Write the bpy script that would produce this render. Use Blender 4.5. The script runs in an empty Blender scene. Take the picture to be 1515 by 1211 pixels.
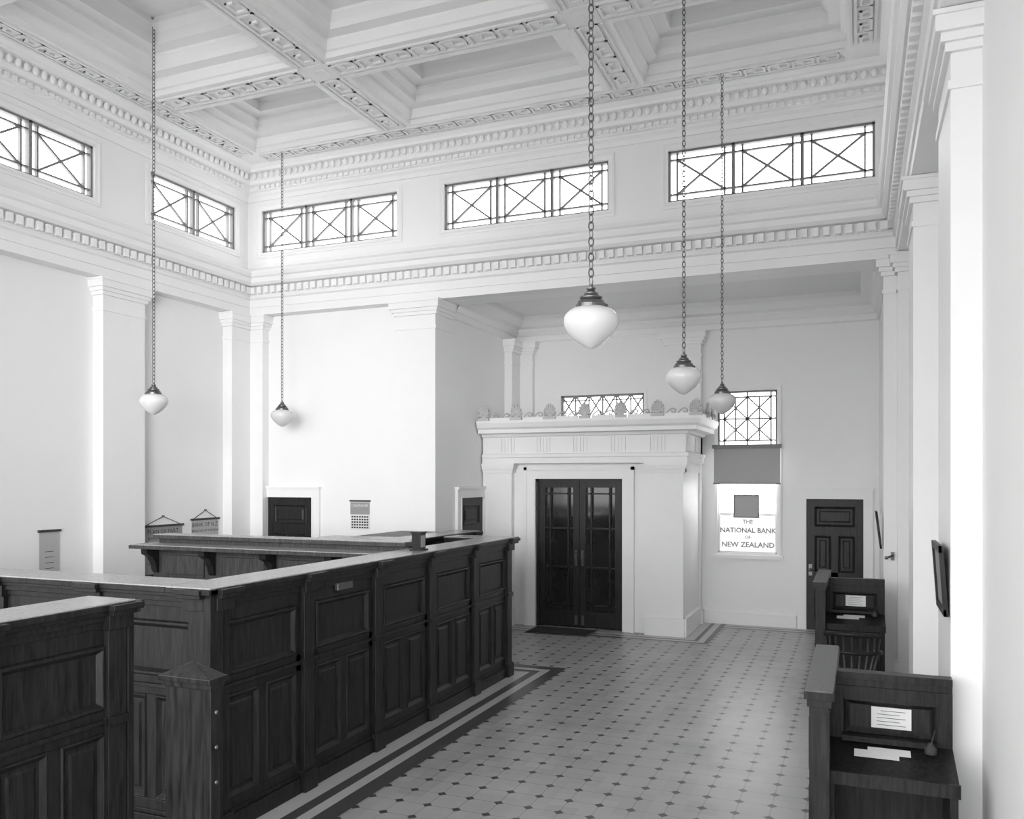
import bpy, math, random
from mathutils import Vector
random.seed(3)
sc = bpy.context.scene
sc.view_settings.view_transform = 'Standard'
sc.view_settings.look = 'None'
sc.view_settings.exposure = 0.0

# ---------------------------------------------------------------- materials
def newmat(name):
    m = bpy.data.materials.new(name); m.use_nodes = True
    nt = m.node_tree
    return m, nt, nt.nodes['Principled BSDF']
def g(v): return (v, v, v, 1)
def plain(name, v, rough=0.6, metal=0.0, noise=0.06, scale=6.0, bump=0.0, spec=0.4):
    m, nt, b = newmat(name)
    geo = nt.nodes.new('ShaderNodeNewGeometry')
    n = nt.nodes.new('ShaderNodeTexNoise'); n.inputs['Scale'].default_value = scale; n.inputs['Detail'].default_value = 4
    nt.links.new(geo.outputs['Position'], n.inputs['Vector'])
    r = nt.nodes.new('ShaderNodeMapRange')
    r.inputs['To Min'].default_value = v*(1-noise); r.inputs['To Max'].default_value = v*(1+noise)
    nt.links.new(n.outputs['Fac'], r.inputs['Value'])
    c = nt.nodes.new('ShaderNodeCombineColor')
    for k in range(3): nt.links.new(r.outputs[0], c.inputs[k])
    nt.links.new(c.outputs[0], b.inputs['Base Color'])
    b.inputs['Roughness'].default_value = rough; b.inputs['Metallic'].default_value = metal
    b.inputs['Specular IOR Level'].default_value = spec
    if bump:
        bp = nt.nodes.new('ShaderNodeBump'); bp.inputs['Strength'].default_value = bump; bp.inputs['Distance'].default_value = 0.01
        nt.links.new(n.outputs['Fac'], bp.inputs['Height']); nt.links.new(bp.outputs[0], b.inputs['Normal'])
    return m
def woodmat(name, lo, hi, rough=0.38, spec=.3):
    m, nt, b = newmat(name)
    geo = nt.nodes.new('ShaderNodeNewGeometry')
    mp = nt.nodes.new('ShaderNodeMapping'); mp.inputs['Scale'].default_value = (14, 14, 1.3)
    nt.links.new(geo.outputs['Position'], mp.inputs['Vector'])
    n = nt.nodes.new('ShaderNodeTexNoise'); n.inputs['Scale'].default_value = 3.5; n.inputs['Detail'].default_value = 7; n.inputs['Distortion'].default_value = 0.6
    nt.links.new(mp.outputs[0], n.inputs['Vector'])
    r = nt.nodes.new('ShaderNodeMapRange'); r.inputs['From Min'].default_value = .3; r.inputs['From Max'].default_value = .7
    r.inputs['To Min'].default_value = lo; r.inputs['To Max'].default_value = hi
    nt.links.new(n.outputs['Fac'], r.inputs['Value'])
    c = nt.nodes.new('ShaderNodeCombineColor')
    for k in range(3): nt.links.new(r.outputs[0], c.inputs[k])
    nt.links.new(c.outputs[0], b.inputs['Base Color'])
    b.inputs['Roughness'].default_value = rough
    b.inputs['Specular IOR Level'].default_value = spec
    return m
def emis(name, v, s, vary=0.08, scale=30):
    m, nt, b = newmat(name)
    nt.nodes.remove(b)
    e = nt.nodes.new('ShaderNodeEmission'); e.inputs['Color'].default_value = g(v)
    geo = nt.nodes.new('ShaderNodeNewGeometry')
    n = nt.nodes.new('ShaderNodeTexNoise'); n.inputs['Scale'].default_value = scale
    nt.links.new(geo.outputs['Position'], n.inputs['Vector'])
    r = nt.nodes.new('ShaderNodeMapRange'); r.inputs['To Min'].default_value = s*(1-vary); r.inputs['To Max'].default_value = s*(1+vary)
    nt.links.new(n.outputs['Fac'], r.inputs['Value']); nt.links.new(r.outputs[0], e.inputs['Strength'])
    nt.links.new(e.outputs[0], nt.nodes['Material Output'].inputs['Surface'])
    return m

WALL = plain('wall_plaster', .86, .65, noise=.02, scale=2, bump=.03, spec=.2)
TRIM = plain('trim_plaster', .86, .5, noise=.02, scale=5, spec=.25)
CEIL = plain('ceiling_plaster', .80, .7, noise=.02, scale=3, spec=.2)
KEYM = plain('ceiling_ornament', .74, .7, noise=.03, scale=3, spec=.2)
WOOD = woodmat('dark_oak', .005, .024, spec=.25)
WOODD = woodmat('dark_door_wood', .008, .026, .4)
TOPW = woodmat('counter_top_lit_wood', .26, .38, .22)  # pale tone includes the light reflecting off the tops
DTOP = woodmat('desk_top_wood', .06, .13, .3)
INW = woodmat('inner_counter_wood', .03, .08, .4)
BRASS = plain('aged_brass', .16, .35, 0.85, .1, 40)
OPAL = plain('opal_glass', .72, .12, 0, .02, 10, spec=.6)
BAR = plain('window_bar_backlit', .20, .5)  # grey includes the backlit shade of the bars
GLASS = emis('frosted_glass_glow', 1, 5.5)  # panes emit the daylight themselves, nothing shines through
GLASSH = emis('window_glow_bright', 1, 12)  # same window, pane glow boosted to brighten the alcove
GLASSL = emis('window_glow_dim', 1, 1.15, .05)  # same window, pane glow held down so the lettering reads
SIGN = plain('sign_letter', .30, .6)
PAPER = plain('paper', .75, .7)
CHARTM = plain('chart_paper', .30, .7)
INK = plain('ink', .04, .7)
BLIND = plain('blind_cloth', .42, .8, noise=.06, scale=60)
DGLASS = plain('vestibule_dark_glass', .02, .08, 0, .5, 3, spec=.7)  # opaque dark sheet, shade of the vestibule put into the glass colour
MAT = plain('coir_mat', .03, .95, noise=.3, scale=80)
INLD = plain('inlay_dark', .07, .3, noise=.1)
INLL = plain('inlay_light', .46, .3, noise=.05)

# floor
def floormat():
    m, nt, b = newmat('floor_tiles')
    L = nt.links.new
    geo = nt.nodes.new('ShaderNodeNewGeometry'); sep = nt.nodes.new('ShaderNodeSeparateXYZ')
    L(geo.outputs['Position'], sep.inputs[0])
    def mth(op, a, bb=None, c=None):
        n = nt.nodes.new('ShaderNodeMath'); n.operation = op
        for i, v in enumerate((a, bb, c)):
            if v is None: continue
            if isinstance(v, (int, float)): n.inputs[i].default_value = v
            else: L(v, n.inputs[i])
        return n.outputs[0]
    S = 0.235
    def cell(o): 
        return mth('ABSOLUTE', mth('SUBTRACT', mth('FRACT', mth('ADD', mth('DIVIDE', o, S), 100.0)), 0.5))
    ax, ay = cell(sep.outputs[0]), cell(sep.outputs[1])
    dot = mth('LESS_THAN', mth('ADD', ax, ay), 0.17)
    gx = mth('LESS_THAN', ax, 0.018); gy = mth('LESS_THAN', ay, 0.018)
    gr = mth('MAXIMUM', gx, gy)
    n = nt.nodes.new('ShaderNodeTexNoise'); n.inputs['Scale'].default_value = 1.2; n.inputs['Detail'].default_value = 5
    L(geo.outputs['Position'], n.inputs['Vector'])
    wn = nt.nodes.new('ShaderNodeTexWhiteNoise'); wn.noise_dimensions = '3D'
    sn = nt.nodes.new('ShaderNodeVectorMath'); sn.operation = 'SNAP'; sn.inputs[1].default_value = (S, S, 5)
    L(geo.outputs['Position'], sn.inputs[0]); L(sn.outputs[0], wn.inputs['Vector'])
    base = mth('ADD', mth('MULTIPLY', n.outputs['Fac'], .14), mth('ADD', mth('MULTIPLY', wn.outputs['Value'], .05), .27))
    base = mth('SUBTRACT', base, mth('MULTIPLY', gr, .10))
    col = mth('ADD', mth('MULTIPLY', base, mth('SUBTRACT', 1.0, dot)), mth('MULTIPLY', dot, .06))
    c = nt.nodes.new('ShaderNodeCombineColor')
    for k in range(3): L(col, c.inputs[k])
    L(c.outputs[0], b.inputs['Base Color'])
    b.inputs['Roughness'].default_value = .36
    b.inputs['Specular IOR Level'].default_value = .45
    return m
FLOOR = floormat()

# ---------------------------------------------------------------- builder
class B:
    def __init__(s): s.v=[]; s.f=[]; s.m=[]; s.sm=[]; s.mats=[]; s._cl=None
    def mi(s, mat):
        if mat not in s.mats: s.mats.append(mat)
        return s.mats.index(mat)
    def add(s, vs, fs, mat, smooth=False):
        o=len(s.v); k=s.mi(mat); s.v+= [tuple(p) for p in vs]
        for f in fs: s.f.append([i+o for i in f]); s.m.append(k); s.sm.append(smooth)
    def box(s,x0,x1,y0,y1,z0,z1,mat):
        if x0>x1:x0,x1=x1,x0
        if y0>y1:y0,y1=y1,y0
        if z0>z1:z0,z1=z1,z0
        vs=[(x0,y0,z0),(x1,y0,z0),(x1,y1,z0),(x0,y1,z0),(x0,y0,z1),(x1,y0,z1),(x1,y1,z1),(x0,y1,z1)]
        s.add(vs,[(0,3,2,1),(4,5,6,7),(0,1,5,4),(1,2,6,5),(2,3,7,6),(3,0,4,7)],mat)
    def fbox(s,F,u0,u1,n0,n1,z0,z1,mat):
        (ox,oy),(ux,uy),(nx,ny)=F
        vs=[]
        for z in (z0,z1):
            for u,n in ((u0,n0),(u1,n0),(u1,n1),(u0,n1)):
                vs.append((ox+ux*u+nx*n, oy+uy*u+ny*n, z))
        s.add(vs,[(0,3,2,1),(4,5,6,7),(0,1,5,4),(1,2,6,5),(2,3,7,6),(3,0,4,7)],mat)
    def ring(s,F,u0,u1,z0,z1,prof,mat,fill=True,fillmat=None):
        (ox,oy),(ux,uy),(nx,ny)=F
        vs=[];fs=[]
        for (i,n) in prof:
            for u,z in ((u0+i,z0+i),(u1-i,z0+i),(u1-i,z1-i),(u0+i,z1-i)):
                vs.append((ox+ux*u+nx*n, oy+uy*u+ny*n, z))
        for k in range(len(prof)-1):
            for j in range(4):
                a=k*4+j;b=k*4+(j+1)%4
                fs.append((a,b,b+4,a+4))
        s.add(vs,fs,mat)
        if fill:
            e=(len(prof)-1)*4
            s.add(vs[e:e+4],[(0,1,2,3)],fillmat or mat)
    def bar(s,F,p,q,w,n0,n1,mat):
        (ox,oy),(ux,uy),(nx,ny)=F
        du,dz=q[0]-p[0],q[1]-p[1]; l=math.hypot(du,dz); pu,pz=-dz/l*w/2,du/l*w/2
        vs=[]
        for n in (n0,n1):
            for u,z in ((p[0]+pu,p[1]+pz),(q[0]+pu,q[1]+pz),(q[0]-pu,q[1]-pz),(p[0]-pu,p[1]-pz)):
                vs.append((ox+ux*u+nx*n, oy+uy*u+ny*n, z))
        s.add(vs,[(0,3,2,1),(4,5,6,7),(0,1,5,4),(1,2,6,5),(2,3,7,6),(3,0,4,7)],mat)
    def lathe(s,cx,cy,cz,prof,mat,n=32,smooth=True):
        vs=[];fs=[]
        for r,z in prof:
            for k in range(n):
                a=2*math.pi*k/n; vs.append((cx+r*math.cos(a),cy+r*math.sin(a),cz+z))
        for i in range(len(prof)-1):
            for k in range(n):
                k2=(k+1)%n; fs.append((i*n+k,i*n+k2,(i+1)*n+k2,(i+1)*n+k))
        s.add(vs,fs,mat,smooth)
    def ell(s,c,r,mat,n=8,m=5):
        vs=[];fs=[]
        for i in range(m+1):
            t=math.pi*i/m
            for k in range(n):
                a=2*math.pi*k/n
                vs.append((c[0]+r[0]*math.sin(t)*math.cos(a),c[1]+r[1]*math.sin(t)*math.sin(a),c[2]+r[2]*math.cos(t)))
        for i in range(m):
            for k in range(n):
                k2=(k+1)%n; fs.append((i*n+k,(i+1)*n+k,(i+1)*n+k2,i*n+k2))
        s.add(vs,fs,mat,True)
    def tube(s,pts,r,mat,n=8,closed=False,sx=1.0):
        P=[Vector(p) for p in pts]; vs=[];fs=[]; N=len(P)
        for i,p in enumerate(P):
            a=P[(i-1)%N] if (closed or i>0) else P[i]; b=P[(i+1)%N] if (closed or i<N-1) else P[i]
            d=(b-a).normalized()
            up=Vector((0,0,1)) if abs(d.z)<.9 else Vector((1,0,0))
            if closed and s._cl is not None: up=s._cl
            x=d.cross(up).normalized(); y=d.cross(x).normalized()
            rr=r[i] if isinstance(r,(list,tuple)) else r
            for k in range(n):
                t=2*math.pi*k/n+math.pi/n
                vs.append(p+x*math.cos(t)*rr*sx+y*math.sin(t)*rr)
        M=N if closed else N-1
        for i in range(M):
            for k in range(n):
                k2=(k+1)%n; j=(i+1)%N
                fs.append((i*n+k,j*n+k,j*n+k2,i*n+k2))
        if not closed:
            fs.append(tuple(range(n-1,-1,-1))); fs.append(tuple((N-1)*n+k for k in range(n)))
        s.add([tuple(v) for v in vs],fs,mat,n>4)
    def sweep(s,path,prof,mat,closed=False):
        N=len(path); offs=[]
        def nrm(a,b):
            dx,dy=b[0]-a[0],b[1]-a[1]; l=math.hypot(dx,dy); return (dy/l,-dx/l)
        for i in range(N):
            if closed or (0<i<N-1):
                n1=nrm(path[i-1],path[i]); n2=nrm(path[i],path[(i+1)%N])
                k=1+n1[0]*n2[0]+n1[1]*n2[1]; offs.append(((n1[0]+n2[0])/k,(n1[1]+n2[1])/k))
            elif i==0: offs.append(nrm(path[0],path[1]))
            else: offs.append(nrm(path[-2],path[-1]))
        vs=[];fs=[];K=len(prof)
        for i in range(N):
            for o,z in prof: vs.append((path[i][0]+offs[i][0]*o,path[i][1]+offs[i][1]*o,z))
        for i in range(N if closed else N-1):
            j=(i+1)%N
            for k in range(K-1): fs.append((i*K+k,j*K+k,j*K+k+1,i*K+k+1))
        s.add(vs,fs,mat)
    def text(s,txt,F,u,z,size,n,mat,off=0.0):
        cu=bpy.data.curves.new('t','FONT'); cu.body=txt; cu.size=size; cu.align_x='CENTER'; cu.resolution_u=2; cu.offset=off
        ob=bpy.data.objects.new('t',cu); sc.collection.objects.link(ob)
        dg=bpy.context.evaluated_depsgraph_get(); me=bpy.data.meshes.new_from_object(ob.evaluated_get(dg))
        (ox,oy),(ux,uy),(nx,ny)=F
        vs=[(ox+ux*(u+v.co.x)+nx*n, oy+uy*(u+v.co.x)+ny*n, z+v.co.y) for v in me.vertices]
        s.add(vs,[tuple(p.vertices) for p in me.polygons],mat)
        bpy.data.objects.remove(ob)
    def done(s,name,bevel=0.0):
        me=bpy.data.meshes.new(name); me.from_pydata(s.v,[],s.f)
        for m in s.mats: me.materials.append(m)
        me.polygons.foreach_set('material_index',s.m); me.polygons.foreach_set('use_smooth',s.sm)
        me.update()
        ob=bpy.data.objects.new(name,me); sc.collection.objects.link(ob)
        if bevel:
            md=ob.modifiers.new('bevel','BEVEL'); md.width=bevel; md.segments=2; md.limit_method='ANGLE'; md.angle_limit=math.radians(50)
        return ob

XL,XR,YB,Y0=-9.45,.65,11.4,-2.0
AXL,AXR,AYB=-5.8,.3,14.3
ZT=7.45

def holewall(b,axis,p0,p1,a0,a1,z0,z1,holes,mat):
    As=sorted({a0,a1,*[h[0] for h in holes],*[h[1] for h in holes]}); Zs=sorted({z0,z1,*[h[2] for h in holes],*[h[3] for h in holes]})
    for i in range(len(As)-1):
        for j in range(len(Zs)-1):
            ca=(As[i]+As[i+1])/2; cz=(Zs[j]+Zs[j+1])/2
            if any(h[0]<ca<h[1] and h[2]<cz<h[3] for h in holes): continue
            if axis=='x': b.box(As[i],As[i+1],p0,p1,Zs[j],Zs[j+1],mat)
            else: b.box(p0,p1,As[i],As[i+1],Zs[j],Zs[j+1],mat)

# ---------------------------------------------------------------- shell
b=B(); b.box(XL-.3,XR+.3,Y0,AYB+.3,-.1,0,FLOOR); b.done('floor')
BW=[(-9.16,-6.59),(-5.78,-3.22),(-2.39,.19)]
LW=[(9.29,11.1),(6.5,8.33),(3.7,5.55),(.9,2.75)]
WZ0,WZ1=6.14,6.84
b=B()
holewall(b,'x',YB,YB+.3,XL-.3,XR+.3,5.08,8.3,[(a,c,WZ0,WZ1) for a,c in BW],WALL)
b.box(XL-.3,AXL-.06,YB,YB+.29,0,5.08,WALL)
b.done('wall_back')
b=B(); holewall(b,'y',XL-.3,XL,Y0,YB,0,8.3,[(a,c,WZ0,WZ1) for a,c in LW],WALL); b.done('wall_left')
b=B(); b.box(XR,XR+.3,Y0,YB,0,8.3,WALL); b.done('wall_right')
b=B(); b.box(XL-.3,XR+.3,Y0-.2,Y0,5.9,8.3,WALL); b.done('unseen_light_block')  # unseen partial wall, added to keep light off the ceiling
b=B(); b.box(AXL-.25,AXL-.002,YB+.3,AYB,0,5.5,WALL); b.done('wall_alcove_left')
b=B(); b.box(AXR+.002,XR+.3,YB+.3,AYB,0,5.5,WALL); b.done('wall_alcove_right')
TRW=(-4.92,-3.41,3.2,3.88); TLW=(-2.17,-1.22,1.15,3.85)
b=B(); holewall(b,'x',AYB,AYB+.3,AXL-.25,XR+.3,0,5.5,[TRW,TLW],WALL); b.done('wall_alcove_back')

# ceiling
b=B()
b.box(XL,XR,Y0,YB,8.15,8.25,CEIL)
b.done('ceiling')
b=B(); b.box(AXL-.25,XR+.3,YB+.3,AYB+.3,5.3,5.5,CEIL); b.done('ceiling_alcove')
CX=[(-8.65,-6.45),(-5.93,-3.07),(-2.53,-.12)]
CY=[(9.08,10.62),(6.28,8.55),(3.48,5.72),(.68,2.92),(-1.9,.12)]
b=B()
holes=[(x0,x1,y0,y1) for x0,x1 in CX for y0,y1 in CY]
Xs=sorted({XL,XR,*[c for p in CX for c in p]}); Ys=sorted({Y0,YB,*[c for p in CY for c in p]})
for i in range(len(Xs)-1):
    for j in range(len(Ys)-1):
        cx=(Xs[i]+Xs[i+1])/2; cy=(Ys[j]+Ys[j+1])/2
        if any(h[0]<cx<h[1] and h[2]<cy<h[3] for h in holes): continue
        b.add([(Xs[i],Ys[j],ZT),(Xs[i+1],Ys[j],ZT),(Xs[i+1],Ys[j+1],ZT),(Xs[i],Ys[j+1],ZT)],[(0,3,2,1)],CEIL)
for x0,x1,y0,y1 in holes:
    b.sweep([(x0,y0),(x0,y1),(x1,y1),(x1,y0)],[(0,ZT),(0,7.52),(.03,7.53),(.07,7.6),(.07,7.64),(.2,7.66),(.2,7.74),(.27,7.80),(.27,7.84),(.42,7.86),(.42,8.0),(.5,8.08),(.5,8.15)],CEIL,closed=True)
b.done('ceiling_coffers')

kc=[0]
def meander(b,x0,y0,dx,dy,length,half):
    nx,ny=-dy,dx; w=.03; U=half*2*1.05; n=max(1,int(length/U)); U=length/n
    def seg(u0,v0,u1,v1):
        kc[0]+=1
        a,c=min(u0,u1)-w/2,max(u0,u1)+w/2; d,e=min(v0,v1)-w/2,max(v0,v1)+w/2
        xs=[x0+dx*a+nx*d,x0+dx*c+nx*e]; ys=[y0+dy*a+ny*d,y0+dy*c+ny*e]
        b.box(min(xs),max(xs),min(ys),max(ys),ZT-.022-(kc[0]%7)*.0005,ZT+.002,KEYM)
    h=half*.62
    for i in range(n):
        o=i*U
        seg(o,-h,o+U*.8,-h); seg(o+U*.8,-h,o+U*.8,h*.3); seg(o+U*.8,h*.3,o+U*.38,h*.3); seg(o+U*.38,h*.3,o+U*.38,-h*.4)
        seg(o,-h,o,h); seg(o,h,o+U,h)
    for sgn in (-1,1):
        seg(0,sgn*half,length,sgn*half)
b=B()
bx=[(-6.45+-5.93)/2,(-3.07-2.53)/2]; by=[(CY[k][0]+CY[k+1][1])/2 for k in range(4)]
yin=YB-.8
for X in bx:
    ys=sorted([yin]+by+[Y0])
    for k in range(len(ys)-1): meander(b,X,ys[k]+.22,0,1,ys[k+1]-ys[k]-(.44 if k<len(ys)-2 else .22),.17)
for Y in by:
    xs=[XL+.6]+bx+[XR-.6]
    for k in range(len(xs)-1): meander(b,xs[k]+.22,Y,1,0,xs[k+1]-xs[k]-.44,.17)
    for X in bx:
        for r_ in (.19,.11,.04):
            b.box(X-r_,X+r_,Y-r_,Y+r_,ZT-.012-(.2-r_)*.05,ZT+.001,KEYM)
meander(b,XL+.82,YB-.6,1,0,XR-XL-1.64,.13)
meander(b,XL+.6,Y0,0,1,YB-.8-Y0,.13)
meander(b,XR-.6,Y0,0,1,YB-.8-Y0,.13)
b.done('trim_greek_key')

ROOM=[(XL,Y0),(XL,YB),(XR,YB),(XR,Y0)]
b=B()
b.sweep(ROOM,[(0,7.0),(.03,7.0),(.05,7.06),(.09,7.09),(.09,7.12),(.14,7.13),(.14,7.20),(.2,7.22),(.23,7.26),(.25,7.36),(.33,7.37),(.34,7.41),(.42,7.449)],TRIM)
b.sweep(ROOM,[(0,5.94),(.02,5.94),(.03,5.9),(.03,5.87)],TRIM)
def along(f,pitch):
    L=YB-Y0
    n=int(L/pitch)
    for i in range(n): f('L',YB-.3-(i+.5)*pitch)
    for i in range(n): f('R',YB-.3-(i+.5)*pitch)
    n=int((XR-XL-.6)/pitch)
    for i in range(n): f('B',XL+.3+(i+.5)*(XR-XL-.6)/n)
def egg(s,a):
    o=.27;z=7.315
    if s=='L': b.ell((XL+o,a,z),(.035,.04,.055),TRIM)
    if s=='R': b.ell((XR-o,a,z),(.035,.04,.055),TRIM)
    if s=='B': b.ell((a,YB-o,z),(.04,.035,.055),TRIM)
along(egg,.115)
def dent(o0,o1,z0,z1,w):
    def f(s,a):
        if s=='L': b.box(XL+o0,XL+o1,a-w/2,a+w/2,z0,z1,TRIM)
        if s=='R': b.box(XR-o1,XR-o0,a-w/2,a+w/2,z0,z1,TRIM)
        if s=='B': b.box(a-w/2,a+w/2,YB-o1,YB-o0,z0,z1,TRIM)
    return f
along(dent(.13,.18,7.14,7.19,.06),.1)
b.done('trim_ceiling_cornice')
b=B()
b.sweep(ROOM,[(-.1,5.07),(.22,5.07),(.22,5.19),(.24,5.19),(.24,5.31),(.27,5.33),(.27,5.36),(.25,5.37),(.25,5.39),(.27,5.39),(.27,5.51),(.35,5.52),(.39,5.56),(.39,5.63),(.42,5.65),(.44,5.70),(.44,5.73),(.36,5.76),(.10,5.77),(.10,5.84),(.06,5.88),(0,5.88)],TRIM)
along(dent(.26,.33,5.395,5.50,.075),.13)
b.done('trim_entablature')
b=B()
b.sweep([(AXL,YB+.3),(AXL,AYB),(AXR,AYB),(AXR,YB+.3),],[(0,4.86),(.04,4.88),(.04,4.97),(.07,4.98),(.12,5.05),(.12,5.09),(.2,5.12),(.25,5.2),(.27,5.22),(.27,5.3)],TRIM)
b.box(AXL,AXR,YB+.05,YB+.34,5.068,5.3,TRIM)
b.done('trim_alcove_cornice')

# pilasters
def pil(b,x0,x1,y0,y1,zt=5.065,grow=(1,1,1,1),base=True):
    b.box(x0,x1,y0,y1,0,zt,TRIM)
    gx0,gx1,gy0,gy1=grow
    def st(p,z0,z1): b.box(x0-p*gx0,x1+p*gx1,y0-p*gy0,y1+p*gy1,z0,z1,TRIM)
    st(.015,zt-.43,zt-.38); st(.03,zt-.22,zt-.17); st(.055,zt-.17,zt-.12); st(.085,zt-.12,zt-.03); st(.1,zt-.03,zt-.001)
    if base: st(.04,0,.22); st(.02,.22,.27)
b=B()
for y0,y1 in ((8.31,9.02),(5.5,6.2),(2.7,3.4),(10.8,11.39)):
    pil(b,XL-.01,-9.27,y0,y1,grow=(0,1,1,1 if y1<11 else 0))
pil(b,XL-.01,-9.02,11.24,11.41,grow=(0,1,1,0))
b.done('trim_pilasters_left')
b=B()
pil(b,-6.47,-5.8,11.15,11.7,grow=(1,1,1,0))
b.done('trim_pilaster_alcove')
b=B()
for y0,y1,x in ((8.3,9.0,.45),(5.45,6.25,.49),(2.4,3.1,.49)):
    pil(b,x,XR+.01,y0,y1,grow=(1,0,1,1))
pil(b,.28,XR+.01,11.15,11.7,grow=(1,0,1,0)); pil(b,.43,XR+.01,10.98,11.15,grow=(1,0,1,0))
b.done('trim_pilasters_right')
b=B()
pil(b,AXL-.01,-5.66,13.8,AYB,zt=4.86,grow=(0,1,1,0)); pil(b,AXL-.01,-5.42,14.18,AYB+.01,zt=4.86,grow=(0,1,1,0))
pil(b,-3.0,-2.42,14.14,AYB+.01,zt=4.86,grow=(1,1,1,0))
b.done('trim_pilasters_alcove')
def bb(name,pts):
    b=B(); b.sweep(pts,[(0,.27),(.015,.26),(.02,.2),(.035,.19),(.035,0)],TRIM); b.done(name)
bb('baseboard_left',[(XL,Y0),(XL,YB),(-6.5,YB)])
bb('baseboard_right',[(XR,11),(XR,Y0)])
bb('baseboard_alcove_back',[(-2.42,AYB),(-.92,AYB)])
bb('baseboard_alcove_right',[(AXR,AYB),(AXR,YB+.3)])

# ---------------------------------------------------------------- windows
wn=[0]
def clere(F,u0,u1,cells):
    wn[0]+=1; b=B()
    z0,z1=WZ0,WZ1
    b.ring(F,u0-.09,u1+.09,z0-.09,z1+.09,[(0,.0),(0,.02),(.03,.03),(.06,.015),(.091,.015),(.091,-.1)],TRIM,fill=False)
    b.fbox(F,u0,u1,-.14,-.12,z0,z1,GLASS)
    fr=.03
    b.fbox(F,u0,u1,-.11,-.03,z0,z0+fr,BAR); b.fbox(F,u0,u1,-.11,-.03,z1-fr,z1,BAR)
    b.fbox(F,u0,u0+fr,-.11,-.03,z0,z1,BAR); b.fbox(F,u1-fr,u1,-.11,-.03,z0,z1,BAR)
    w=(u1-u0)/cells; i_=.115
    for zz in (z0+i_,z1-i_): b.fbox(F,u0,u1,-.1,-.05,zz-.011,zz+.011,BAR)
    for k in range(cells):
        a,c=u0+k*w,u0+(k+1)*w
        if k: b.fbox(F,a-.02,a+.02,-.11,-.03,z0,z1,BAR)
        for uu in (a+i_,c-i_): b.fbox(F,uu-.011,uu+.011,-.1,-.05,z0,z1,BAR)
        b.bar(F,(a+i_,z0+i_),(c-i_,z1-i_),.026,-.095,-.055,BAR)
        b.bar(F,(a+i_,z1-i_),(c-i_,z0+i_),.026,-.095,-.06,BAR)
    b.done('window_%d'%wn[0])
FB=((0,YB),(1,0),(0,-1)); FL=((XL,0),(0,1),(1,0)); FA=((0,AYB),(1,0),(0,-1)); FAL=((AXL,0),(0,1),(1,0))
for a,c in BW: clere(FB,a,c,3)
for a,c in LW: clere(FL,a,c,2)
b=B(); x0,x1,z0,z1=TRW
b.fbox(FA,x0,x1,-.14,-.12,z0,z1,GLASS)
for zz in (z0,z1-.035): b.fbox(FA,x0,x1,-.11,-.02,zz,zz+.035,BAR)
for xx in (x0,x1-.035): b.fbox(FA,xx,xx+.035,-.11,-.02,z0,z1,BAR)
n=6; w=(x1-x0)/n
for k in range(n):
    a=x0+k*w
    if k: b.fbox(FA,a-.01,a+.01,-.1,-.05,z0,z1,BAR)
    b.bar(FA,(a,z0+.3),(a+w,z1),.022,-.09,-.05,BAR); b.bar(FA,(a,z1),(a+w,z0+.3),.022,-.09,-.055,BAR)
b.fbox(FA,x0,x1,-.1,-.05,z1-.1,z1-.085,BAR)
b.ring(FA,x0-.05,x1+.05,z0-.05,z1+.05,[(0,0),(0,.02),(.051,.02),(.051,-.1)],TRIM,fill=False)
b.done('window_8')
b=B(); x0,x1,z0,z1=TLW; zm=2.93
b.fbox(FA,x0,x1,-.14,-.12,zm,z1,GLASS)
b.fbox(FA,x0,x1,-.14,-.12,1.83,zm,GLASSH)
b.fbox(FA,x0,x1,-.14,-.12,z0,1.80,GLASSL)
b.ring(FA,x0-.07,x1+.07,z0-.04,z1+.07,[(0,0),(0,.025),(.03,.03),(.071,.015),(.071,-.12)],TRIM,fill=False)
b.fbox(FA,x0-.1,x1+.1,-.05,.08,z0-.06,z0,TRIM)
for xx in (x0,x1-.03): 
    b.fbox(FA,xx,xx+.03,-.11,-.03,zm,z1,BAR)
    b.fbox(FA,xx,xx+.03,-.11,-.03,z0,zm,TRIM)
for zz in (zm,z1-.03): b.fbox(FA,x0,x1,-.11,-.03,zz,zz+.03,BAR)
b.fbox(FA,x0,x1,-.11,-.03,z0,z0+.05,TRIM); b.fbox(FA,x0,x1,-.14,-.06,1.795,1.835,TRIM) 
ax0,ax1=x0+.1,x1-.1; az0,az1=zm+.1,z1-.1
for xx in (ax0,(ax0+ax1)/2,ax1): b.fbox(FA,xx-.011,xx+.011,-.1,-.05,zm,z1,BAR)
for zz in (az0,(az0+az1)/2,az1): b.fbox(FA,x0,x1,-.1,-.05,zz-.011,zz+.011,BAR)
for i in range(2):
    for j in range(2):
        a=ax0+i*(ax1-ax0)/2; c=a+(ax1-ax0)/2; d=az0+j*(az1-az0)/2; e=d+(az1-az0)/2
        b.bar(FA,(a,d),(c,e),.022,-.09,-.05,BAR); b.bar(FA,(a,e),(c,d),.022,-.09,-.055,BAR)
        b.fbox(FA,(a+c)/2-.01,(a+c)/2+.01,-.09,-.06,d,e,BAR)
xm=(x0+x1)/2
b.text('THE',FA,xm,1.66,.09,-.11,SIGN,.002); b.text('NATIONAL BANK',FA,xm,1.51,.112,-.11,SIGN,.003); b.text('OF',FA,xm,1.41,.07,-.11,SIGN,.002); b.text('NEW ZEALAND',FA,xm,1.27,.12,-.11,SIGN,.003)
b.done('window_9')
b=B()
b.fbox(FA,x0-.07,x1+.07,.04,.12,2.9,2.96,BAR)
b.fbox(FA,x0-.05,x1+.05,.07,.075,2.33,2.9,BLIND)
b.fbox(FA,x0-.06,x1+.06,.06,.085,2.31,2.335,BAR)
b.done('roller_blind')
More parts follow.
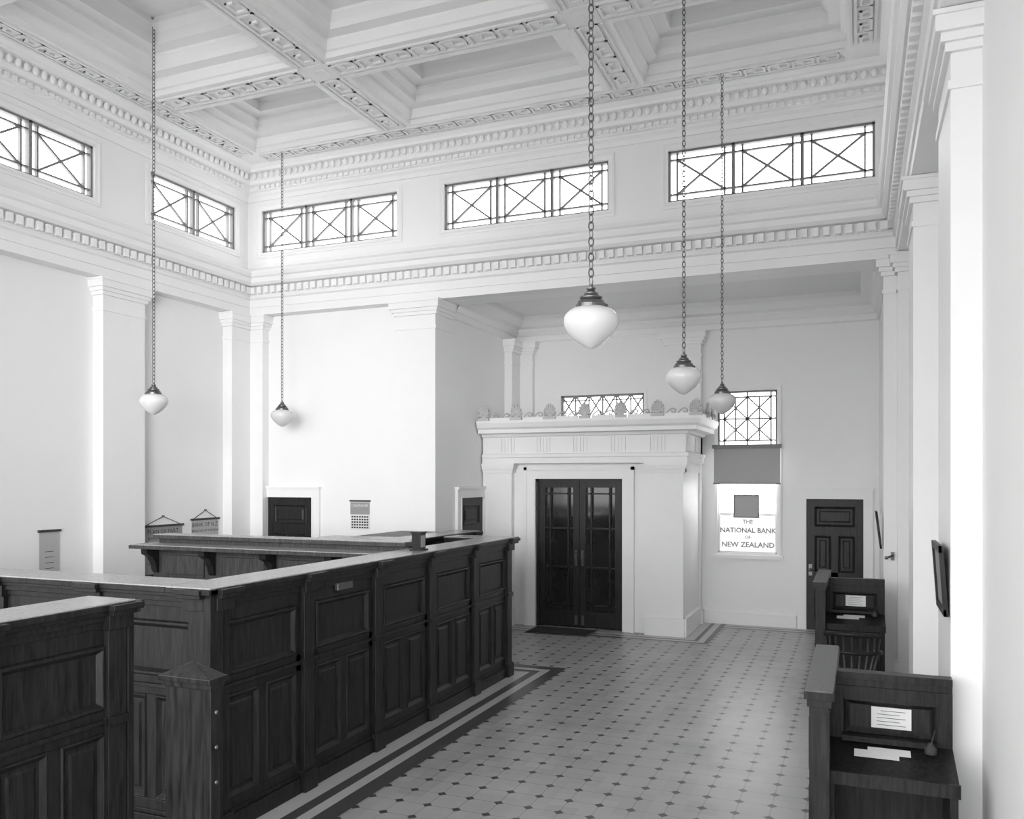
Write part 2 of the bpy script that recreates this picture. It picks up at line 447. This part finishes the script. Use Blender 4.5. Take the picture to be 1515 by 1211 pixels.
b=B(); b.fbox(FA,-1.91,-1.50,-.02,.0,1.76,2.14,BLIND); b.ring(FA,-1.91,-1.5,1.76,2.14,[(0,-.0),(0,.01),(.02,.01),(.02,0)],BAR,fill=False)
b.tube([(-1.85,AYB,2.14),(-1.85,AYB-.02,2.33)],.003,BAR,4); b.tube([(-1.55,AYB,2.14),(-1.55,AYB-.02,2.33)],.003,BAR,4)
b.done('hanging_sign')

# ---------------------------------------------------------------- doors
RP=[(0,.02),(.012,.03),(.028,.012),(.04,.006),(.07,.006),(.09,.016)]
dn=[0]
def door(F,u0,u1,zt,knob=1):
    dn[0]+=1; b=B()
    cw=.14
    for a,c in ((u0-cw,u0),(u1,u1+cw)):
        b.fbox(F,a,c,0.001,.05,0,zt+cw,TRIM)
    b.fbox(F,u0,u1,0.001,.05,zt,zt+cw,TRIM)
    b.fbox(F,u0-cw-.02,u1+cw+.02,0.001,.08,zt+cw,zt+cw+.035,TRIM)
    b.fbox(F,u0-.02,u0,.05,.06,0,zt+.02,TRIM); b.fbox(F,u1,u1+.02,.05,.06,0,zt+.02,TRIM); b.fbox(F,u0,u1,.05,.06,zt,zt+.02,TRIM)
    s_=.12
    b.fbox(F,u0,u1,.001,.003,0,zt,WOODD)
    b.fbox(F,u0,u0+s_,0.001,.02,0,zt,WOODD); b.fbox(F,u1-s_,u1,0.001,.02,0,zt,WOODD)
    um=(u0+u1)/2
    for z0,z1 in ((0,.2),(.78,.92),(zt-.58,zt-.44),(zt-.12,zt)): b.fbox(F,u0+s_,u1-s_,0.001,.02,z0,z1,WOODD)
    b.fbox(F,um-.05,um+.05,0.001,.02,.2,zt-.58,WOODD)
    b.ring(F,u0+s_,u1-s_,zt-.44,zt-.12,RP,WOODD)
    for a,c in ((u0+s_,um-.05),(um+.05,u1-s_)):
        b.ring(F,a,c,.92,zt-.58,RP,WOODD); b.ring(F,a,c,.2,.78,RP,WOODD)
    ku=u1-.06 if knob>0 else u0+.06
    (ox,oy),(ux,uy),(nx,ny)=F
    b.ell((ox+ux*ku+nx*.07,oy+uy*ku+ny*.07,.95),(.028,.028,.028),BRASS,12,8)
    b.fbox(F,ku-.025,ku+.025,.02,.026,.86,1.04,BRASS)
    b.done('door_%d'%dn[0])
door(FA,-.77,.07,2.08,knob=-1)
door(FB,-9.03,-8.14,2.1)
door(FAL,11.95,12.8,2.1)

# ---------------------------------------------------------------- portal
P0,P1,PY=-5.78,-2.46,12.95
DX0,DX1,DH=-4.89,-3.43,2.40
FP=((0,PY),(1,0),(0,-1))
b=B()
b.box(P0,DX0,PY,AYB-.0,0,2.8,TRIM); b.box(DX1,P1,PY,AYB,0,2.8,TRIM); b.box(DX0,DX1,PY,AYB,DH,2.8,TRIM)
for a,c in ((P0,-5.27),(-3.05,P1)):
    b.fbox(FP,a,c,0,.12,0,2.64,TRIM)
    b.fbox(FP,a-.0,c+.02,0,.15,0,.28,TRIM)
    b.fbox(FP,a,c+.03,0,.15,2.50,2.55,TRIM); b.fbox(FP,a,c+.05,0,.18,2.55,2.60,TRIM); b.fbox(FP,a,c+.07,0,.2,2.60,2.65,TRIM)
b.box(P1,P1+.05,PY-.12,AYB,0,.28,TRIM); b.box(P1,P1+.03,PY-.1,AYB,2.5,2.649,TRIM)
for a,c in ((DX0-.17,DX0),(DX1,DX1+.17)):
    b.fbox(FP,a,c,0,.04,0,DH+.17,TRIM)
b.fbox(FP,DX0,DX1,0,.04,DH,DH+.17,TRIM)
b.fbox(FP,DX0-.19,DX0-.14,0,.06,0,DH+.19,TRIM); b.fbox(FP,DX1+.14,DX1+.19,0,.06,0,DH+.19,TRIM); b.fbox(FP,DX0-.19,DX1+.19,0,.06,DH+.14,DH+.19,TRIM)
PATH=[(P0,PY-.13),(P1+.04,PY-.13),(P1+.04,AYB)]
b.sweep(PATH,[(-.12,2.65),(.03,2.65),(.03,2.74),(.05,2.75),(.05,2.80),(0,2.81),(0,3.08),(.04,3.09),(.06,3.13),(.2,3.14),(.2,3.2),(.24,3.23),(.27,3.3),(.27,3.34),(-.02,3.355)],TRIM)
b.box(P0,P1+.03,PY-.12,AYB,3.0,3.35,TRIM)
FPf=((0,PY-.13),(1,0),(0,-1)); FPs=((P1+.04,0),(0,1),(1,0))
def tri(F,a,w):
    nfl=5
    for k in range(nfl):
        u=a+w*(k+.5)/nfl; b.fbox(F,u-w/nfl*.3,u+w/nfl*.3,-.005,.02,2.83,3.06,TRIM)
k=P0+.3
while k<P1-.1:
    tri(FPf,k,.28); k+=.62
for y in (12.95,13.6): tri(FPs,y,.28)
PORN=plain('portal_ornament',.55,.6,noise=.05)
def palmette(F,u,n,z,s=1.0):
    (ox,oy),(ux,uy),(nx,ny)=F
    for k in range(-4,5):
        a=k*math.radians(21); L=(.16-.013*abs(k))*s
        pts=[];pr=[]
        for t,rr in ((0.1,.008),(.35,.014),(.6,.019),(.85,.021),(1.0,.009)):
            du=math.sin(a)*L*t*.8; dz=math.cos(a)*L*t+.06*s
            pts.append((ox+ux*(u+du)+nx*n,oy+uy*(u+du)+ny*n,z+dz)); pr.append(rr*s)
        b.tube(pts,pr,PORN,6)
    b.ell((ox+ux*u+nx*n,oy+uy*u+ny*n,z+.06),(.05*s,.03,.045*s),PORN)
    b.fbox(F,u-.08*s,u+.08*s,n-.025,n+.025,z,z+.045,PORN)
def wave(F,u0,u1,n,z):
    N=max(1,round((u1-u0)/.17)); w=(u1-u0)/N
    (ox,oy),(ux,uy),(nx,ny)=F
    for k in range(N):
        pts=[]
        for t in range(15):
            q=t/14
            if q<.5: du=q*2*w*.7; dz=.02+.085*math.sin(q*math.pi)
            else:
                an=(q-.5)*2*1.6*math.pi; rr=.042*(1-(q-.5)*1.2)
                du=w*.7+math.sin(an)*rr; dz=.063+math.cos(an)*rr
            pts.append((ox+ux*(u0+k*w+du)+nx*n,oy+uy*(u0+k*w+du)+ny*n,z+dz))
        b.tube(pts,.012,PORN,5)
    b.fbox(F,u0,u1,n-.015,n+.015,z-.01,z+.035,TRIM)
us=[P0+.12+i*(P1+.24-P0-.12)/6 for i in range(7)]
for u in us: palmette(FPf,u,.24,3.34,1.15)
for i in range(6): wave(FPf,us[i]+.11,us[i+1]-.11,.23,3.35)
for y in (13.35,13.85): palmette(FPs,y,.24,3.34,1.15)
wave(FPs,12.9,13.22,.23,3.35); wave(FPs,13.48,13.72,.23,3.35)
b.done('trim_portal')
b=B()
FD=((0,PY+.08),(1,0),(0,-1))
b.fbox(FD,DX0,DX1,-.05,-.04,.0,DH,DGLASS)
b.fbox(FD,DX0,DX0+.04,-.04,.06,0,DH,WOODD); b.fbox(FD,DX1-.04,DX1,-.04,.06,0,DH,WOODD); b.fbox(FD,DX0,DX1,-.04,.06,DH-.04,DH,WOODD)
xm=(DX0+DX1)/2
for a,c in ((DX0+.04,xm-.004),(xm+.004,DX1-.04)):
    st=.1
    b.fbox(FD,a,a+st,-.03,.03,.02,DH-.04,WOODD); b.fbox(FD,c-st,c,-.03,.03,.02,DH-.04,WOODD)
    b.fbox(FD,a+st,c-st,-.03,.03,.02,.27,WOODD); b.fbox(FD,a+st,c-st,-.03,.03,DH-.14,DH-.04,WOODD)
    i0,i1=a+st,c-st
    for uu in (i0+.09,i1-.09): b.fbox(FD,uu-.012,uu+.012,-.02,.02,.27,DH-.14,WOODD)
    for zz in (.37,.97,1.6,DH-.24): b.fbox(FD,i0,i1,-.02,.02,zz-.012,zz+.012,WOODD)
for sx in (-.055,.055):
    b.fbox(FD,xm+sx-.018,xm+sx+.018,.03,.036,1.0,1.25,BRASS)
    b.tube([(xm+sx,PY+.05,1.03),(xm+sx,PY+.0,1.06),(xm+sx,PY+.0,1.19),(xm+sx,PY+.05,1.22)],.01,BRASS,8)
    b.fbox(FD,xm+sx-.025,xm+sx+.025,.03,.034,.05,.2,BRASS)
b.done('door_4')
b=B(); b.box(-4.8,-3.85,12.3,12.82,0.003,.02,MAT); b.box(-4.83,-3.82,12.27,12.85,0.002,.012,INLD); b.done('doormat')

b=B()
def strip(pts,o0,o1,mat,z):
    b.sweep(pts,[(o0,z),(o1,z)],mat)
cp=[(-3.93,-1.5),(-3.93,9.65),(-6.0,9.65)]
def cst(o0,o1,mat,z): strip(cp,o0,o1,mat,z)
cst(0,.15,INLL,.001); cst(.15,.25,INLD,.0012); cst(.25,.35,INLL,.001); cst(.35,.51,INLD,.0012)
pp=[(-5.8,12.8),(-2.41,12.8),(-2.41,14.26)]
for o0,o1,m_,z_ in ((0.02,.15,INLL,.001),(.15,.21,INLD,.0012),(.21,.31,INLL,.001),(.31,.39,INLD,.0012)):
    strip(pp,o0,o1,m_,z_)
    strip([(-2.41+.39,14.26),(AXR,14.26),(AXR,11.2)],o0,o1,m_,z_)
b.done('floor_border')

# ---------------------------------------------------------------- counters
CH=1.69
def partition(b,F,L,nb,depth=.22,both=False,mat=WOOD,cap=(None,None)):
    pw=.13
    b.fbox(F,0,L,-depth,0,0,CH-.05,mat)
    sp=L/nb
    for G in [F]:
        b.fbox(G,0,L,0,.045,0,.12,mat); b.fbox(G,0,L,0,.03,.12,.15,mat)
        for k in range(nb):
            a=k*sp+pw/2; c=(k+1)*sp-pw/2; m=(a+c)/2
            for z0,z1 in ((.12,.22),(.93,1.06),(1.44,1.56)): b.fbox(G,a,c,0,.02,z0,z1,mat)
            b.fbox(G,a,c,.02,.04,.985,1.01,mat)
            for u0,u1,z0,z1 in ((a,a+.06,.22,1.44),(c-.06,c,.22,1.44),(m-.04,m+.04,.22,.93)): b.fbox(G,u0,u1,0,.02,z0,z1,mat)
            b.ring(G,a+.06,c-.06,1.06,1.44,[(0,.02),(.01,.034),(.025,.034),(.04,.015),(.05,.004),(.08,.004)],mat)
            b.ring(G,a+.06,m-.04,.22,.93,[(0,.02),(.01,.03),(.03,.012),(.04,.004),(.06,.004),(.075,.014)],mat)
            b.ring(G,m+.04,c-.06,.22,.93,[(0,.02),(.01,.03),(.03,.012),(.04,.004),(.06,.004),(.075,.014)],mat)
        for k in range(nb+1):
            u=k*sp; a,c=u-pw/2,u+pw/2
            if k==0: a,c=0,pw
            if k==nb: a,c=L-pw,L
            b.fbox(G,a,c,0,.055,0,CH-.05,mat); b.fbox(G,a-.015,c+.015,0,.075,0,.16,mat)
            b.fbox(G,a-.01,c+.01,0,.07,.97,1.02,mat)
            b.fbox(G,a-.02,c+.02,0,.085,CH-.16,CH-.05,mat); b.fbox(G,a-.035,c+.035,0,.13,CH-.075,CH-.046,mat)
            b.fbox(G,a-.045,c+.045,0,.15,CH-.046,CH-.013,mat)
        b.fbox(G,0,L,0,.035,1.54,1.58,mat); b.fbox(G,0,L,0,.06,1.58,1.62,mat); b.fbox(G,-.0,L,0,.09,1.62,1.645,mat)
    n1=.11; n0=-depth-.06
    c0=-.02 if cap[0] is None else cap[0]; c1=L+.02 if cap[1] is None else cap[1]
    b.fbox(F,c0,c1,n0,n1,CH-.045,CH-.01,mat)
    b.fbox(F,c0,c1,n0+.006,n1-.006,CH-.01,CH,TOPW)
b=B()
FM=((-3.98,4.42),(0,1),(1,0))
partition(b,FM,5.15,5,cap=(-.11,5.26))
FN=((-3.98,4.42),(-1,0),(0,-1))
partition(b,FN,3.9,4,cap=(.281,None))
b.box(-4.0,-3.9,4.34,4.46,0,CH-.05,WOOD); b.box(-4.04,-3.87,4.29,4.46,CH-.045,CH-.013,WOOD)
FE=((-3.98,9.57),(-1,0),(0,1))
partition(b,FE,.72,1,cap=(.281,None))
b.fbox(FM,1.4,1.62,.03,.065,1.49,1.55,BRASS)
b.done('bank_counter',.004)
b=B()
FC=((-4.06,3.76),(0,-1),(1,0))
partition(b,FC,4.6,5) 
b.box(-4.27,-4.0,3.765,3.81,0,CH-.05,WOOD); b.box(-4.33,-3.95,3.75,3.84,CH-.06,CH-.011,WOOD)
b.done('bank_counter',.004)
b=B()
XE=-4.3
b.box(-7.6,XE,7.52,7.66,0,1.62,INW)
b.box(-7.75,XE,7.30,7.66,1.60,1.64,INW); b.box(-7.74,XE-.01,7.305,7.655,1.64,1.65,TOPW)
b.box(-7.7,XE,7.6,7.85,1.70,1.74,INW); b.box(-7.69,XE-.01,7.605,7.845,1.74,1.75,TOPW); b.box(-7.65,XE,7.66,7.72,0,1.7,INW)
x=-7.6
while x<-4.45:
    pts=[(7.53,1.6),(7.33,1.6),(7.34,1.54),(7.42,1.50),(7.47,1.42),(7.49,1.34),(7.53,1.30)]
    vs=[(x,p[0],p[1]) for p in pts]+[(x+.09,p[0],p[1]) for p in pts]; n=len(pts)
    b.add(vs,[tuple(range(n)),tuple(range(2*n-1,n-1,-1))]+[(i,i+n,(i+1)%n+n,(i+1)%n) for i in range(n)],WOOD)
    FI=((0,7.52),(1,0),(0,-1))
    if x<-5.0: b.ring(FI,x+.16,x+.76,1.28,1.55,[(0,0),(.0,.015),(.02,.015),(.03,.004)],INW)
    b.ring(FI,x+.1,min(x+.8,XE-.01),.2,.88,[(0,0),(.0,.015),(.02,.015),(.03,.004)],INW)
    x+=.83
b.box(-7.6,XE,6.9,7.52,.92,.96,TOPW)
b.done('tellers_desk',.003)
b=B()
FK=((-4.93,8.72),(0,1),(1,0)); partition(b,FK,1.85,2,cap=(-.11,None))
FK2=((-4.93,8.72),(-1,0),(0,-1)); partition(b,FK2,1.15,1,cap=(.281,None))
b.box(-5.22,-6.05,8.95,10.57,1.6,1.66,WOOD); b.box(-6.05,-6.0,8.9,10.57,0,1.6,WOOD)
b.done('filing_counter',.004)
b=B(); b.box(-4.09,-4.0,7.36,7.48,CH,CH+.17,WOOD); b.box(-4.1,-3.99,7.35,7.49,CH+.17,CH+.185,WOOD); b.box(-4.11,-3.98,7.34,7.5,CH,CH+.015,WOOD)
b.box(-3.999,-3.996,7.375,7.465,CH+.03,CH+.15,CHARTM)
b.done('desk_calendar',.002)
b=B()
nx0,nx1,ny0,ny1=-2.80,-2.55,2.84,2.90
b.box(nx0,nx1,ny0,ny1,0,1.52,WOOD); 
b.box(nx0-.02,nx1+.02,ny0-.02,ny1+.03,0,.2,WOOD)
b.box(nx0-.02,nx1+.015,ny0-.025,ny1+.03,1.525,1.55,WOOD); b.box(nx0-.01,nx1+.008,ny0-.012,ny1+.015,1.5,1.525,WOOD)
cx,cy=(nx0+nx1)/2,(ny0+ny1)/2+.003
vs=[(nx0-.015,ny0-.02,1.55),(nx1+.01,ny0-.02,1.55),(nx1+.01,ny1+.025,1.55),(nx0-.015,ny1+.025,1.55),(cx,cy,1.61)]
b.add(vs,[(0,1,4),(1,2,4),(2,3,4),(3,0,4)],WOOD)
for z in (1.40,1.25,1.1,.8,.5): b.ell((nx1+.003,(ny0+ny1)/2,z),(.008,.01,.01),BRASS,10,6)
b.done('newel_post',.004)

# ---------------------------------------------------------------- writing desks
def wdesk(xl,xr,ya,yb,yd,name='writing_desk'):
    b=B(); H=1.30
    b.box(xl-.03,xl+.03,ya+.08,yb-.06,0,H-.04,WOOD)
    b.box(xl-.05,xl+.05,ya+.04,ya+.14,0,H-.1,WOOD); b.box(xl-.05,xl+.05,yb-.12,yb-.04,0,H-.1,WOOD)
    b.box(xl-.065,xl+.065,ya+.02,yb-.02,0,.12,WOOD)
    b.box(xl-.045,xl+.045,ya+.03,yb-.03,H-.12,H-.09,WOOD); b.box(xl-.06,xl+.06,ya+.015,yb-.015,H-.09,H-.05,WOOD)
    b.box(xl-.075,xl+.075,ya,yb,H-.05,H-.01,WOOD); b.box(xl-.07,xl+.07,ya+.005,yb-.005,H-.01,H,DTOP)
    FS=((xl-.03,0),(0,1),(-1,0))
    b.ring(FS,ya+.18,yb-.16,.2,.75,RP[1:],WOOD); b.ring(FS,ya+.18,yb-.16,.82,H-.18,RP[1:],WOOD)
    b.box(xl+.03,xr,yd,yd+.05,0,H-.06,WOOD)
    b.box(xl+.03,xr,yd-.02,yd+.07,H-.06,H-.02,WOOD); b.box(xl+.03,xr,yd-.01,yd+.06,H-.1,H-.06,WOOD)
    FV=((0,yd),(1,0),(0,-1))
    b.fbox(FV,xl+.03,xl+.11,0,.02,0,H-.1,WOOD); b.fbox(FV,xr-.08,xr,0,.02,0,H-.1,WOOD); b.fbox(FV,xl+.11,xr-.08,0,.02,H-.17,H-.1,WOOD)
    b.ring(FV,xl+.11,xr-.08,.93,H-.17,[(0,.02),(.01,.025),(.025,.01),(.035,.003)],WOOD)
    m=(xl+xr)/2+.02
    b.fbox(FV,m-.10,m+.11,.004,.008,.97,1.09,PAPER)
    for k in range(5): b.fbox(FV,m-.07+.02*(k==0),m+.08-.03*(k%2),.008,.009,1.068-k*.02,1.071-k*.02,INK)
    sd=.42
    vs=[(xl+.03,yd,.90),(xr,yd,.90),(xr,yd-sd,.80),(xl+.03,yd-sd,.80)]
    vs+=[(v[0],v[1],v[2]-.03) for v in vs]
    b.add(vs,[(0,1,2,3),(7,6,5,4),(0,4,5,1),(1,5,6,2),(2,6,7,3),(3,7,4,0)],WOOD)
    b.box(xl+.03,xr,yd-sd-.02,yd-sd,.76,.83,WOOD)
    b.box(xr-.05,xr-.01,yd-sd,yd,0,.8,WOOD); b.box(xl+.03,xl+.07,yd-sd,yd-sd+.05,0,.8,WOOD)
    b.box(xl+.1,xr-.08,yd-.09,yd-.01,.90,.93,WOOD)
    def sheet(u0,u1,d0,d1,z=.004):
        f=lambda d:.90-.1*d/sd+z
        b.add([(u0,yd-d0,f(d0)),(u1,yd-d0,f(d0)),(u1,yd-d1,f(d1)),(u0,yd-d1,f(d1))],[(0,1,2,3)],PAPER)
    sheet(m-.19,m+.04,.13,.21); sheet(m-.12,m+.10,.10,.17,.007)
    b.lathe(m+.2,yd-.12,.885,[(.0,0),(.03,0),(.032,.03),(.02,.045),(.014,.05),(.014,.06),(0,.06)],INK,14)
    b.tube([(m+.2,yd-.12,.93),(m+.22,yd-.14,1.02)],.004,INK,6)
    b.done(name,.003)
wdesk(-.19,.485,4.66,5.98,5.3)
wdesk(-.38,.27,9.62,10.95,10.25)

b=B(); cx,cy=-.06,9.15
b.lathe(cx,cy,.42,[(0,0),(.2,0),(.225,.01),(.225,.03),(.2,.038),(0,.03)],WOOD,24)
for sx,sy in ((-1,-1),(1,-1),(-1,1),(1,1)):
    b.tube([(cx+sx*.15,cy+sy*.14,.43),(cx+sx*.19,cy+sy*.18,.22),(cx+sx*.21,cy+sy*.21,0)],[.018,.021,.015],WOOD,8)
for s_ in (-1,1):
    b.tube([(cx+s_*.19,cy-.18,.2),(cx+s_*.19,cy+.18,.2)],.011,WOOD,6)
b.tube([(cx-.19,cy,.2),(cx+.19,cy,.2)],.011,WOOD,6)
arc=[]
for k in range(17):
    a=math.radians(20-220*k/16)
    arc.append((cx+.265*math.cos(a),cy-.02+.24*math.sin(a),.68+.02*math.sin(-a) ))
b.tube(arc,.022,WOOD,8,sx=1.2)
crest=[]
for k in range(11):
    a=math.radians(-25-130*k/10); crest.append((cx+.275*math.cos(a),cy-.04+.25*math.sin(a),.86+.025*math.sin(math.pi*k/10)))
b.tube(crest,.026,WOOD,8)
for k in range(9):
    a=math.radians(-25-130*k/8)
    b.tube([(cx+.2*math.cos(a),cy+.19*math.sin(a),.44),(cx+.262*math.cos(a),cy-.02+.24*math.sin(a),.68),(cx+.275*math.cos(a),cy-.04+.25*math.sin(a),.86)],.012,INW,6)
for a in (12,168):
    a=math.radians(a); b.tube([(cx+.2*math.cos(a),cy+.1*math.sin(a),.44),(cx+.262*math.cos(a),cy-.02+.24*math.sin(a),.68)],.014,WOOD,6)
b.done('armchair')

# ---------------------------------------------------------------- pendants
def pendant(x,y,z):
    b=B()
    b.lathe(x,y,z,[(0,-.145),(.012,-.143),(.035,-.132),(.068,-.112),(.105,-.082),(.14,-.045),(.163,-.006),(.171,.022),(.169,.048),(.158,.072),(.135,.093),(.108,.107),(.088,.114),(.082,.13)],OPAL,44)
    b.lathe(x,y,z,[(.086,.106),(.096,.108),(.096,.130),(.088,.134),(.082,.15),(.066,.160),(.064,.166),(.070,.168),(.070,.176),(.055,.180),(.044,.196),(.044,.202),(.034,.206),(.022,.222),(.028,.226),(.028,.234),(.014,.238),(.012,.257),(0,.259)],BRASS,36,False)
    for k in range(3):
        a=k*2.094; b.ell((x+.1*math.cos(a),y+.1*math.sin(a),z+.119),(.009,.009,.009),BRASS,6,4)
    zz=z+.25; i=0; ph=.048
    top=8.12
    while zz<top:
        pts=[]
        for t in range(8):
            a=2*math.pi*t/8; u=.0135*math.cos(a); w=.03*math.sin(a)
            pts.append((x+(u if i%2 else u*.5),y+(u*.5 if i%2 else u),zz+.03+w))
        b._cl=Vector((.4,1,0)).normalized() if i%2 else Vector((1,.4,0)).normalized()
        b.tube(pts,.0045,BRASS,4,closed=True)
        zz+=ph; i+=1
    b.lathe(x,y,8.15,[(0,-.06),(.02,-.06),(.03,-.04),(.06,-.02),(.065,0)],BRASS,20)
    b.done('pendant_lamp')
for x,y in ((-1.53,5.02),(-1.54,8.07),(-1.57,10.72),(-8.17,8.09),(-8.2,10.68)): pendant(x,y,3.345)

# ---------------------------------------------------------------- wall items
def chart(F,u0,u1,z0,z1,title,mat=CHARTM):
    b=B(); b.fbox(F,u0,u1,.01,.014,z0,z1,mat); 
    b.fbox(F,u0-.02,u1+.02,.005,.03,z1-.02,z1+.01,INW); b.fbox(F,u0-.02,u1+.02,.005,.03,z0-.01,z0+.02,INW)
    m=(u0+u1)/2
    if title:
        b.bar(F,(u0+.05,z1+.01),(m,z1+.13),.008,.01,.016,INK); b.bar(F,(m,z1+.13),(u1-.05,z1+.01),.008,.01,.016,INK)
        b.fbox(F,m-.012,m+.012,0,.03,z1+.12,z1+.145,BRASS)
        b.text(title,F,m,z1-.12,.09,.016,INK); b.text('BRANCHES OF THE BANK',F,m,z1-.2,.05,.016,INK)
    for k in range(5): b.fbox(F,u0+.08,u1-.08,.014,.015,z1-.27-k*.07,z1-.263-k*.07,INK)
    b.done('wall_chart')
CH2=plain('chart_linen',.45,.7)
chart(FL,9.15,9.9,1.0,1.72,'PLAN OF PART')
chart(FL,10.1,10.68,1.05,1.78,'BANK OF N.Z.',CH2)
chart(FL,7.5,7.78,1.2,1.75,None,CH2)
b=B(); F=FB
b.fbox(F,-7.43,-7.08,.005,.012,1.6,2.06,PAPER); b.fbox(F,-7.43,-7.08,.012,.016,1.84,2.03,CHARTM)
b.fbox(F,-7.445,-7.065,.004,.02,2.04,2.065,INK); b.text('CALENDAR',F,-7.255,1.96,.06,.018,PAPER)
for r in range(5):
    for c in range(7): b.fbox(F,-7.41+c*.046,-7.378+c*.046,.012,.014,1.79-r*.042,1.815-r*.042,INK)
b.done('wall_calendar')
def frame(x,y0,y1,z0,z1,tilt):
    b=B()
    def q(y,z,n):
        return (x-.012-n-tilt*(z-z0),y,z)
    def slab(y0,y1,z0_,z1_,n0,n1,mat):
        v=[q(y0,z0_,n0),q(y1,z0_,n0),q(y1,z0_,n1),q(y0,z0_,n1),q(y0,z1_,n0),q(y1,z1_,n0),q(y1,z1_,n1),q(y0,z1_,n1)]
        b.add(v,[(0,3,2,1),(4,5,6,7),(0,1,5,4),(1,2,6,5),(2,3,7,6),(3,0,4,7)],mat)
    slab(y0,y1,z0,z1,0,.01,WOODD); f=.04
    slab(y0+f,y1-f,z0+f,z1-f,.01,.012,CHARTM)
    slab(y0,y0+f,z0,z1,.01,.025,WOODD); slab(y1-f,y1,z0,z1,.01,.025,WOODD); slab(y0,y1,z0,z0+f,.01,.025,WOODD); slab(y0,y1,z1-f,z1,.01,.025,WOODD)
    b.done('framed_notice')
frame(.495,5.48,6.0,1.60,2.01,.07)
frame(.28,11.2,11.6,1.55,2.0,.12)
b=B(); F=((0,11.15),(1,0),(0,-1))
b.fbox(F,.36,.40,0,.015,1.42,1.52,BRASS); b.tube([(.38,11.14,1.48),(.38,11.07,1.48),(.32,11.05,1.46)],.012,BRASS,8); b.ell((.31,11.05,1.455),(.022,.022,.022),BRASS,10,6)
b.done('wall_hook')

# ---------------------------------------------------------------- light
w=bpy.data.worlds.new('world'); sc.world=w; w.use_nodes=True
nt=w.node_tree; bg=nt.nodes['Background']
tc=nt.nodes.new('ShaderNodeTexCoord'); sx_=nt.nodes.new('ShaderNodeSeparateXYZ'); mr=nt.nodes.new('ShaderNodeMapRange')
nt.links.new(tc.outputs['Generated'],sx_.inputs[0]); nt.links.new(sx_.outputs[2],mr.inputs['Value'])
mr.inputs['From Min'].default_value=-.1; mr.inputs['From Max'].default_value=.1; mr.inputs['To Min'].default_value=2.0; mr.inputs['To Max'].default_value=6.6
nt.links.new(mr.outputs[0],bg.inputs['Strength']); bg.inputs['Color'].default_value=g(1)
ld=bpy.data.lights.new('added_sun_fill','AREA'); lo=bpy.data.objects.new('added_sun_fill',ld); sc.collection.objects.link(lo)  # added area lamp behind the camera, soft sun for the left wall
ld.size=4.0; ld.energy=70; ld.spread=math.radians(40)
lo.location=(-1.5,-3.5,3.8); lo.rotation_euler=(Vector((-8.3,10.6,3.9))-Vector(lo.location)).to_track_quat('-Z','Y').to_euler()

cam=bpy.data.cameras.new('camera'); co=bpy.data.objects.new('camera',cam); sc.collection.objects.link(co)
co.location=(0,0,2.4); co.rotation_euler=(math.radians(90),0,math.radians(22.3))
cam.sensor_width=36; cam.lens=1250/1515*36; cam.shift_y=(708-605.5)/1515; cam.clip_start=.05
sc.camera=co
